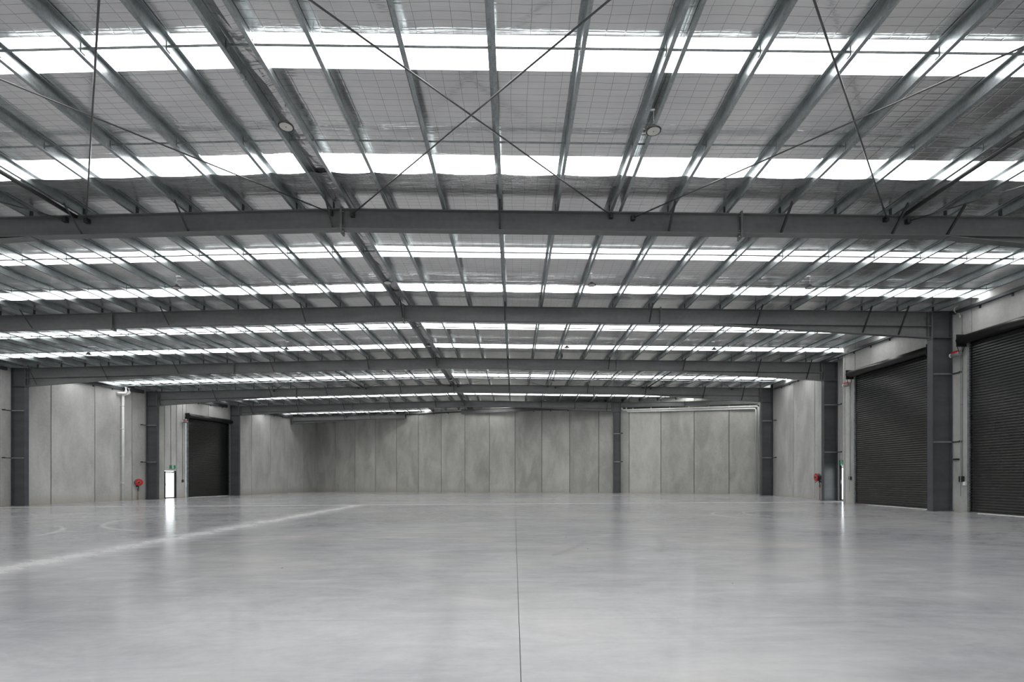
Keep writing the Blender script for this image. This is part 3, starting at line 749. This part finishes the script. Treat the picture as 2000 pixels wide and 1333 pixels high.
def back_eave_z(p): return EYE + (6.585 if -12 < p.x < -5 else (6.585 - 0.0186 * (-12 - p.x) if p.x <= -12 else 6.585 - 0.033 * (p.x + 5)))
for xa, xb, lab in ((-22.3, -12.0, 'far left length'), (-12.0, -5.0, 'length under the ridge'), (-5.0, 8.6, 'length left of the lone column'), (9.6, 19.9, 'length behind the white pipes')):
    eave('eave_beam', ((xa, wb_y(xa)), (xb, wb_y(xb))), back_eave_z, 0.09, 0.10, (-BN.x, -BN.y), 'dark angle with clips along the back wall top, ' + lab, 1.7, 'brace')
g = thing('gable_beam', 'grey steel beam along the top of the oblique back wall behind the lone column', 'beam', (8.6, wb_y(8.6) - 0.5, 6.2 + EYE))
gp = [(-5.2, 6.76), (8.6, 6.65), (14.6, 6.44), (19.85, 6.33)]
for (xa, za), (xb, zb) in zip(gp[:-1], gp[1:]):
    m = MB(); pa = Vector((xa, wb_y(xa), 0)) - BN * 0.30; pb = Vector((xb, wb_y(xb), 0)) - BN * 0.30
    for (o0, o1, h0, h1) in ((-0.08, 0.08, -0.02, 0), (-0.005, 0.005, -0.36, -0.02), (-0.08, 0.08, -0.38, -0.36)):
        P = []
        for hh in (h0, h1):
            for q, z, o in ((pa, za, o0), (pb, zb, o0), (pb, zb, o1), (pa, za, o1)): r = q + BN * o; P.append((r.x, r.y, EYE + z + hh))
        m.quad8(P)
    child(g, 'beam', m, M['rafter'])
for xs_ in (8.6, 14.6):
    m = MB(); q = Vector((xs_, wb_y(xs_), 0)) - BN * 0.30; z = EYE + (6.65 if xs_ < 10 else 6.44)
    m.frame_box((q.x, q.y, z), BD, BN, (0, 0, 1), -0.02, 0.02, -0.1, 0.1, -0.42, 0.03); child(g, 'splice_plate', m, M['brace'])

# ------------------------------------------------------------------ roller doors
def roller_door(name, o, d, n, width, height, label, motor_at, near_first):
    """o: start point at floor on the wall's inside face; d: along the wall; n: into the hall"""
    o = Vector(o); d = Vector((*d, 0)); n = Vector((*n, 0)); up = Vector((0, 0, 1))
    t = struct(thing(name, label, 'roller door', tuple(o)))
    P = 0.1; cnt = int((height + 0.10) / P)
    m = MB(); prof = [(0.0, 0.0), (0.0, 0.060), (0.044, 0.066), (0.052, 0.072), (0.049, 0.080), (0.0, 0.0985), (0.0, P)]
    prof2 = [(a - 0.004, b) for a, b in prof][::-1]
    pts = []
    for (dep, z) in prof + prof2:
        p = n * (dep + 0.016) + up * z; pts.append((p + d * 0.06, p + d * (width - 0.06)))
    m.sweep(pts, 0, 0); me = m.mesh('slat', M['curtain'])
    for k in range(cnt): child_mesh(t, 'slat', me, o + up * (0.06 + k * P))
    m = MB(); m.frame_box(o, d, n, up, 0.05, width - 0.05, 0.008, 0.074, 0.018, 0.060); child(t, 'bottom_rail', m, M['drum'])
    m = MB(); m.frame_box(o, d, n, up, 0.0, width, -0.16, 0.02, -0.004, 0.012); child(t, 'leak_light_threshold', m, M['leak_light_threshold'])  # pale strip stands in for the light gap under the curtain
    for a in (0.0, width - 0.07):
        m = MB(); m.frame_box(o, d, n, up, a, a + 0.07, 0.074, 0.086, 0.0, height); m.frame_box(o, d, n, up, a, a + 0.07, 0.002, 0.010, 0.0, height)
        m.frame_box(o, d, n, up, a - 0.012 if a == 0 else a + 0.07, a if a == 0 else a + 0.082, 0.002, 0.086, 0.0, height)
        m.frame_box(o, d, n, up, a - 0.07 if a == 0 else a + 0.082, a - 0.012 if a == 0 else a + 0.14, 0.002, 0.012, 0.0, height)
        child(t, 'side_guide', m, M['galv'])
    m = MB(); c = o + n * 0.235 + up * (height + 0.10); m.lathe(c + d * -0.10, d, [(0, 0.17), (width + 0.20, 0.17)], 28); child(t, 'drum', m, M['drum'], True)
    m = MB(); m.frame_box(o, d, n, up, -0.05, width + 0.05, 0.004, 0.010, height + 0.18, height + 0.34); child(t, 'head_trim', m, M['galv_dull'])
    for a in (-0.14, width + 0.12):
        m = MB(); m.frame_box(o, d, n, up, a, a + 0.012, 0.003, 0.40, height - 0.14, height + 0.33); child(t, 'drum_bracket', m, M['drum'])
    s = -1 if motor_at == 0 else 1; a0 = -0.16 if motor_at == 0 else width + 0.15
    p = o + d * a0 + n * 0.20 + up * (height - 0.38)
    mo = MB(); mo.lathe(p + d * (s * 0.02), d * s, [(0, 0.085), (0.05, 0.095), (0.34, 0.095), (0.38, 0.07)], 16); mot = child(t, 'motor', mo, M['grey'], True)
    m = MB(); m.frame_box(p, d * s, n, up, 0.10, 0.36, -0.085, 0.085, 0.055, 0.125); child(mot, 'motor_cover', m, M['red'])
    m = MB(); m.lathe(p + d * (s * 0.40), d * s, [(0, 0.06), (0.06, 0.08), (0.075, 0.03)], 12); child(mot, 'hand_wheel', m, M['white'], True)
    m = MB(); q0 = o + d * (a0 + 0.03 * s) + n * 0.17
    pts = [q0 + n * -0.20 + up * (height + 0.12), q0 + n * -0.13 + up * (height + 0.28), q0 + n * 0.13 + up * (height + 0.28), q0 + n * 0.20 + up * (height + 0.12), q0 + n * 0.06 + up * (height - 0.42), q0 + n * -0.03 + up * (height - 0.42), q0 + n * -0.20 + up * (height + 0.12)]
    m.tube(pts, 0.014, 6); child(t, 'drive_chain', m, M['black'])
    m = MB(); c0 = o + d * (a0 + 0.12 * s) + n * 0.12
    m.tube([c0 + up * (height - 0.45), c0 + up * 0.62], 0.006, 5); m.tube([c0 + d * 0.03 + up * (height - 0.45), c0 + d * 0.03 + up * 0.62], 0.006, 5); child(t, 'hand_chain', m, M['galv_dull'])
    return t
o_ = lp(LROLL[0]); o_.z = floor_z(o_.x)
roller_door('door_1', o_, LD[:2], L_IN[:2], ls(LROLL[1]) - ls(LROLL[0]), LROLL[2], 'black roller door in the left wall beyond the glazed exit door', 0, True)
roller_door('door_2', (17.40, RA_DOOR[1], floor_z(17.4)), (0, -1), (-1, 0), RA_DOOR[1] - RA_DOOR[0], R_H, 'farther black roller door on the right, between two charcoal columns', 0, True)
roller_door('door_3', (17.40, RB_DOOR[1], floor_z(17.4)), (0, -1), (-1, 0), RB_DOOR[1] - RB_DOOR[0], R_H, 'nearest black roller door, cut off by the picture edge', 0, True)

# ------------------------------------------------------------------ glazed exit doors
def exit_door(name, o, d, n, width, height, label, dep=0.16):
    o = Vector(o); d = Vector((*d, 0)); n = Vector((*n, 0)); up = Vector((0, 0, 1))
    t = struct(thing(name, label, 'door', tuple(o)))
    m = MB(); m.frame_box(o, d, n, up, 0, 0.05, -dep, 0.01, 0, height); m.frame_box(o, d, n, up, width - 0.05, width, -dep, 0.01, 0, height); m.frame_box(o, d, n, up, 0.05, width - 0.05, -dep, 0.01, height - 0.06, height)
    child(t, 'door_frame', m, M['door_frame'])
    lf = MB(); a, b_ = 0.055, width - 0.055
    lf.frame_box(o, d, n, up, a, a + 0.045, -0.08, -0.04, 0.02, height - 0.07); lf.frame_box(o, d, n, up, b_ - 0.06, b_, -0.08, -0.04, 0.02, height - 0.07)
    lf.frame_box(o, d, n, up, a, b_, -0.08, -0.04, 0.02, 0.09); lf.frame_box(o, d, n, up, a, b_, -0.08, -0.04, height - 0.13, height - 0.07)
    leaf = child(t, 'door_leaf', lf, M['door_frame'])
    m = MB(); m.frame_box(o, d, n, up, a + 0.045, b_ - 0.06, -0.064, -0.058, 0.09, height - 0.13); child(leaf, 'glass_pane', m, M['glass'])
    m = MB(); m.tube([o + d * (a + 0.03) + n * -0.02 + up * 0.98, o + d * (a + 0.03) + n * -0.02 + up * 1.14], 0.012, 8); m.frame_box(o, d, n, up, a + 0.01, a + 0.05, -0.04, -0.03, 0.94, 1.18); child(leaf, 'door_handle', m, M['galv'])
    m = MB(); m.frame_box(o, d, n, up, b_ - 0.32, b_ - 0.06, -0.04, 0.02, height - 0.12, height - 0.065); m.frame_box(o, d, n, up, b_ - 0.45, b_ - 0.12, 0.02, 0.035, height - 0.10, height - 0.08); child(t, 'door_closer', m, M['galv'])
    m = MB(); m.frame_box(o, d, n, up, 0.0, width, -0.18, 0.01, -0.004, 0.014); child(t, 'sill', m, M['leak_light_threshold'])
    return t
o_ = lp(LDOOR[0]); o_.z = floor_z(o_.x)
exit_door('door_4', o_, LD[:2], L_IN[:2], ls(LDOOR[1]) - ls(LDOOR[0]), LDOOR[2], 'bright glazed exit door in the left wall under a green sign')
exit_door('door_5', (rx(RDOOR[1]), RDOOR[1], floor_z(18.4)), (-RD.x, -RD.y), (-RN.x, -RN.y), rs(RDOOR[1]) - rs(RDOOR[0]), RDOOR[2], 'glazed exit door in the slot behind the farther right-hand roller door', 0.085)

def exit_sign(o, d, n, label):
    """o: centre on the wall face"""
    o = Vector(o); d = Vector((*d, 0)); n = Vector((*n, 0)); up = Vector((0, 0, 1))
    t = thing('exit_sign', label, 'sign', tuple(o))
    m = MB(); m.frame_box(o, d, n, up, -0.25, 0.25, 0.0, 0.05, -0.14, 0.14); child(t, 'housing', m, M['grey'])
    m = MB(); m.frame_box(o, d, n, up, -0.245, 0.245, 0.05, 0.054, -0.135, 0.135); fc = child(t, 'green_face', m, M['green'])
    m = MB(); m.frame_box(o, d, n, up, -0.075, 0.075, 0.054, 0.057, -0.11, 0.11); child(fc, 'white_doorway', m, M['white'])
    r = MB(); q = o + n * 0.0585                        # running figure
    r.lathe(q + d * 0.025 + up * 0.075, n, [(0, 0.018), (0.002, 0.018)], 12)
    for (a, b2, w) in (((0.02, 0.05), (-0.005, -0.01), 0.016), ((-0.005, -0.01), (0.035, -0.045), 0.011), ((0.035, -0.045), (0.02, -0.09), 0.010), ((-0.005, -0.01), (-0.03, -0.05), 0.011), ((-0.03, -0.05), (-0.065, -0.065), 0.010),
                       ((0.018, 0.045), (0.055, 0.025), 0.008), ((0.055, 0.025), (0.07, 0.05), 0.007), ((0.015, 0.045), (-0.03, 0.04), 0.008), ((-0.03, 0.04), (-0.045, 0.01), 0.007)):
        pa = q + d * a[0] + up * a[1]; pb = q + d * b2[0] + up * b2[1]; e = (pb - pa); L = e.length; e.normalize(); s = e.cross(n)
        r.frame_box(pa, e, s, n, -w * 0.5, L + w * 0.5, -w, w, 0, 0.002)
    child(fc, 'running_figure', r, M['green'])
    return t
p = lp(39.86); exit_sign((p.x, p.y, floor_z(p.x) + 2.43), LD[:2], L_IN[:2], 'green exit sign over the glazed door in the left wall')
exit_sign((rx(28.73), 28.73, floor_z(18.3) + 2.15), (-RD.x, -RD.y), (-RN.x, -RN.y), 'green exit sign half hidden behind the right-hand door wall')

# ------------------------------------------------------------------ hose reels
def hose_reel(o, ax, n, h, label):
    """o: point on the wall at floor; ax: axis of the drum; n: into the hall"""
    o = Vector(o); ax = Vector((*ax, 0)).normalized(); n = Vector((*n, 0)); up = Vector((0, 0, 1)); d = n.cross(up)
    t = thing('fire_hose_reel', label, 'hose reel', tuple(o), None)
    c = o + n * 0.14 + up * h
    m = MB(); m.lathe(c + ax * 0.02, ax, [(0.0, 0.235), (0.02, 0.245), (0.03, 0.20), (0.17, 0.20)], 28); m.lathe(c + ax * 0.0, ax, [(0, 0.07), (0.25, 0.07)], 12); child(t, 'hose_coil', m, M['black'], True)
    m = MB(); m.lathe(c + ax * 0.19, ax, [(0, 0.235), (0.012, 0.245), (0.02, 0.235), (0.016, 0.20), (0.006, 0.09), (0.03, 0.075), (0.045, 0.05)], 32); disc = child(t, 'red_disc', m, M['red'], True)
    b = MB()
    e1 = ax.cross(up).normalized()
    for k in range(3):
        ang = k * math.pi / 3 + 0.5; e = e1 * math.cos(ang) + up * math.sin(ang); s = e.cross(ax)
        b.frame_box(c + ax * 0.215, e, s, ax, -0.1, 0.1, -0.007, 0.007, 0, 0.006)
    child(disc, 'spoke_mark', b, M['white'])
    m = MB(); m.frame_box(o + up * h, d, n, up, -0.04, 0.04, 0.002, 0.14, -0.30, -0.24); m.frame_box(o + up * h, d, n, up, -0.04, 0.04, 0.002, 0.02, -0.34, 0.12); m.frame_box(o + up * h, d, n, up, -0.03, 0.03, 0.1, 0.16, -0.30, 0.0); child(t, 'wall_bracket', m, M['black'])
    m = MB(); m.tube([o + n * 0.10 + up * 0.0, o + n * 0.10 + up * (h - 0.62)], 0.022, 8); child(t, 'supply_pipe', m, M['copper'], True)
    m = MB(); m.tube([o + n * 0.10 + up * (h - 0.62), o + n * 0.10 + up * (h - 0.46), o + n * 0.14 - d * 0.03 + up * (h - 0.30), o + n * 0.15 + up * (h - 0.05)], [0.032, 0.028, 0.022, 0.022], 8); m.tube([o + n * 0.10 + d * 0.02 + up * (h - 0.52), o + n * 0.13 + d * 0.10 + up * (h - 0.50)], 0.012, 6); child(t, 'stop_valve', m, M['black'], True)
    m = MB(); m.tube([c + ax * 0.10 - up * 0.2 + d * 0.0, c + ax * 0.12 - up * 0.27 + d * 0.1, c + ax * 0.14 - up * 0.33 + d * 0.16, c + ax * 0.16 - up * 0.27 + d * 0.22], 0.013, 6); child(t, 'hose_tail', m, M['black'], True)
    return t
p = lp(36.95); ax = (L_IN + Vector((0, -0.75, 0))).normalized()
hose_reel((p.x, p.y, floor_z(p.x)), ax[:2], L_IN[:2], 1.27, 'red fire hose reel on the left concrete wall before the second column')
hose_reel((rx(30.95), 30.95, floor_z(18.6)), (-RN.x, -RN.y), (-RN.x, -RN.y), 1.33, 'red fire hose reel seen edge-on beside the right-hand column')

# ------------------------------------------------------------------ rainwater pipes
t = thing('downpipe', 'white downpipe with two elbows on the left concrete wall', 'pipe', tuple(lp(35.82, 0.12, floor_z(-27.4))))
q = lp(35.82, 0.13, 0); fz = floor_z(q.x); zt = 5.86 + EYE
m = MB(); m.tube([(q.x, q.y, fz), (q.x, q.y, zt)], 0.085, 14); child(t, 'pipe', m, M['white_pipe'], True)
for zz in (1.2, 3.1, 5.0, 6.6):
    m = MB(); m.lathe((q.x, q.y, fz + zz), (0, 0, 1), [(0, 0.092), (0.05, 0.092)], 14); m.frame_box((q.x, q.y, fz + zz), LD, L_IN, (0, 0, 1), -0.11, 0.11, -0.125, -0.08, 0, 0.05); child(t, 'pipe_clip', m, M['white_pipe'], True)
e = lp(36.1, 0.33, 0)
m = MB(); m.tube([(e.x, e.y, zt + 0.42), (e.x, e.y, zt + 0.14), (e.x - 0.03, e.y - 0.03, zt + 0.03), (q.x + 0.08, q.y + 0.1, zt - 0.05), (q.x, q.y, zt - 0.08)], 0.088, 14); child(t, 'elbow', m, M['white_pipe'], True)
e2 = lp(35.85, 0.36, 0); e3 = lp(35.5, 0.05, 0)
m = MB(); m.tube([(e2.x, e2.y, zt + 0.45), (e2.x, e2.y, zt + 0.15), (e2.x - 0.04, e2.y - 0.02, zt + 0.03), (e3.x + 0.1, e3.y, zt - 0.02), (e3.x - 0.02, e3.y, zt - 0.02)], 0.088, 14); child(t, 'elbow', m, M['white_pipe'], True)

def back_pt(x, off, z): p = Vector((x, wb_y(x), 0)) - BN * off; return (p.x, p.y, z + EYE)
for k, (z0, z1, xs0, off, rr, lab) in enumerate(((5.985, 5.775, 9.66, 0.20, 0.075, 'upper white drain pipe along the back wall top, turning down at the corner'), (5.82, 5.60, 10.02, 0.18, 0.06, 'lower white drain pipe along the back wall top, turning down at the corner'))):
    t = thing('drain_pipe', lab, 'pipe', back_pt(xs0, off, z0))
    xe = 19.72 + 0.10 * k - 0.16 * (k == 1) * 1.0
    xe = 19.85 if k == 0 else 19.68
    ze = floor_z(xe) - EYE + 0.0
    m = MB(); m.tube([back_pt(xs0 - 0.02, 0.13, 6.40), back_pt(xs0, 0.13, z0 + 0.14), back_pt(xs0 + 0.1, off, z0), back_pt(xe - 0.12, off, z1), back_pt(xe, off, z1 - 0.12), back_pt(xe, off, ze)], rr, 12)
    child(t, 'pipe', m, M['white_pipe'], True)
    for i in range(7):
        x = xs0 + 0.9 + i * 1.45; zc = z0 + (z1 - z0) * (x - xs0) / (xe - xs0); m = MB(); pp = Vector(back_pt(x, off, zc))
        m.frame_box(pp, BD, BN, (0, 0, 1), -0.02, 0.02, -rr - 0.008, off - 0.005, -rr - 0.01, rr + (0.09 if k == 0 else 0.012)); child(t, 'pipe_clip', m, M['white_pipe'])

# ------------------------------------------------------------------ high bay lights
ROWS = [(9.43, [-4.20, 2.57], 'the nearest bay'), (17.0, [-11.2, -4.20, 2.58, 9.82], 'the bay before the second rafter'), (25.2, [-20.95, -11.2, -4.2, 2.6, 9.85], 'the bay before the third rafter'),
        (34.1, [-21.0, -11.25, -4.2, 2.6, 9.9], 'the bay before the fourth rafter'), (42.3, [-21.0, -11.2, 2.55], 'the bay before the fifth rafter'), (51.7, [-21.2], 'the farthest bay')]
XN = {-21: 'far left', -11: 'left of the ridge', -4: 'at the ridge', 3: 'right of the ridge', 10: 'toward the right wall'}
hs = MB(); hs.lathe((0, 0, 0), (0, 0, 1), [(0.0, 0.116), (-0.006, 0.134), (0.012, 0.140), (0.022, 0.134), (0.034, 0.09), (0.085, 0.06), (0.12, 0.025)], 28); hs_me = hs.mesh('housing', M['black'], True)
ln = MB(); ln.lathe((0, 0, -0.008), (0, 0, 1), [(0, 0.114), (0.01, 0.116)], 28); ln_me = ln.mesh('lens', M['lens'], True)
ct = MB(); ct.lathe((0, 0, -0.012), (0, 0, 1), [(0, 0.012), (0.004, 0.014)], 10); ct_me = ct.mesh('sensor_dot', M['grey'], True)
hk = MB(); hk.tube([(0, 0, 0.115), (0.012, 0, 0.14), (0, 0, 0.165), (-0.012, 0, 0.14), (0, 0, 0.115)], 0.004, 6); hk_me = hk.mesh('hook', M['galv'], True)
ch = MB()
for i in range(9):
    z = 0.165 + i * 0.024; ch.tube([(0.006 * (i % 2), 0.006 * (1 - i % 2), z), (0, 0, z + 0.012), (-0.006 * (i % 2), -0.006 * (1 - i % 2), z + 0.024)], 0.004, 5)
ch_me = ch.mesh('chain', M['galv'])
for (y, xs_, wh) in ROWS:
    for x in xs_:
        z = raf_top(x) - 0.37
        t = thing('high_bay_light', 'round high bay light, %s, in %s' % (XN[round(x) if round(x) in XN else -21], wh), 'lamp', (x, y, z), 'high bay lights')
        for nme, me in (('housing', hs_me), ('lens', ln_me), ('sensor_dot', ct_me), ('hook', hk_me), ('chain', ch_me)): child_mesh(t, nme, me, (x, y, z))
        near = min((abs(p[0] - x), p[0]) for p in PUR)[1]
        m = MB(); m.box(min(near, x) - 0.02, max(near, x) + 0.02, y - 0.015, y + 0.015, pur_bot(x) + 0.0 - 0.006, pur_bot(x) + 0.02)
        child(t, 'hanger_strip', m, M['galv'])

# ------------------------------------------------------------------ small fittings
m = MB(); x = -4.60; z = pur_bot(x) - 0.035
m.tube([(x, 8.62, z), (x, 9.92, z)], 0.028, 10); o = thing('cable_sleeve', 'slim grey cable sleeve under the ridge purlin in the nearest bay', 'conduit', (x, 8.62, z)); child(o, 'sleeve', m, M['galv_dull'], True)
for yy in (8.75, 9.75):
    m = MB(); m.box(x - 0.035, x + 0.035, yy - 0.02, yy + 0.02, z - 0.034, z + 0.04); child(o, 'saddle', m, M['galv'])
def conduit(p0, p1, n, d, label, box=None, r=0.014):
    p0, p1, n, d = Vector(p0), Vector(p1), Vector((*n, 0)), Vector((*d, 0))
    t = thing('wall_conduit', label, 'conduit', tuple(p1))
    m = MB(); m.tube([p0, p1], r, 7); child(t, 'tube', m, M['grey'], True)
    k = 1; L = (p0 - p1).length
    while k * 1.4 < L:
        q = p1 + (p0 - p1).normalized() * (k * 1.4); m = MB(); m.frame_box(q, d, n, (0, 0, 1), -0.03, 0.03, -0.02, r + 0.004, -0.012, 0.012); child(t, 'saddle', m, M['grey']); k += 1
    if box:
        m = MB(); m.frame_box(p1, d, n, (0, 0, 1), -box, box, -0.02, 0.06, -box * 2.4, 0.02); b = child(t, 'switch_box', m, M['black'])
        for i, c in enumerate(('white', 'red', 'white')):
            m = MB(); m.lathe(p1 + n * 0.06 + Vector((0, 0, -0.04 - i * box * 0.7)), n, [(0, 0.016), (0.012, 0.014)], 8); child(b, 'push_button', m, M[c])
    return t
def lz(y): return floor_z(wl(y))
q0, q1 = lp(39.72, 0.02, 6.2 + EYE), lp(39.72, 0.02, lz(39.7) + 2.58); conduit(q0, q1, L_IN[:2], LD[:2], 'thin grey conduit dropping to the exit sign on the left wall')
q0, q1 = lp(40.78, 0.02, 6.15 + EYE), lp(40.78, 0.02, lz(40.8) + 1.42); conduit(q0, q1, L_IN[:2], LD[:2], 'thin grey conduit dropping to a black switch by the left roller door', 0.075)
conduit((17.36, 26.42, 6.9), (17.36, 26.42, floor_z(17.4) + 1.36), (-1, 0), (0, -1), 'thin grey conduit with black switch at the farther right-hand roller door', 0.07, 0.012)
conduit((17.36, 20.0 - 0.16, 7.75), (17.36, 20.0 - 0.16, floor_z(17.4) + 1.36), (-1, 0), (0, -1), 'thin grey conduit with black switch beside the nearest roller door', 0.085, 0.012)
for yy, lab in ((19.90, 'pale hooked cable loop over the pier beside the nearest roller door'), (26.40, 'pale hooked cable loop at the end of the farther door wall')):
    t = thing('cable_loop', lab, 'conduit', (17.33, yy, 7.5))
    m = MB(); pts = [(17.33, yy, 7.72)]
    pts += [(17.33 - 0.10 * (1 - math.cos(a_)) * 0.5 - 0.02, yy + 0.02 + 0.16 * math.sin(a_) * 0.9, 7.84 + 0.13 * (1 - math.cos(a_))) for a_ in [0.3 * i for i in range(0, 13)]]
    m.tube(pts, 0.016, 7); child(t, 'cable', m, M['white_pipe'], True)
    m = MB(); m.lathe((17.33, yy, 7.66), (0, 0, 1), [(0, 0.022), (0.08, 0.022)], 8); child(t, 'gland', m, M['white_pipe'], True)
t = thing('lock_bracket', 'small dark bracket on the column flange between the roller doors', 'bracket', (17.38, FR[2] - 0.2, 2.15))
m = MB(); m.box(17.34, 17.395, FR[2] - 0.42, FR[2] - 0.18, 2.13, 2.19); child(t, 'plate', m, M['brace'])
t = thing('isolator_box', 'small white isolator box beside the nearest roller door guide', 'switch', (17.38, 19.72, 1.2))
m = MB(); m.box(17.33, 17.398, 19.66, 19.78, 1.14, 1.28); child(t, 'case', m, M['white'])
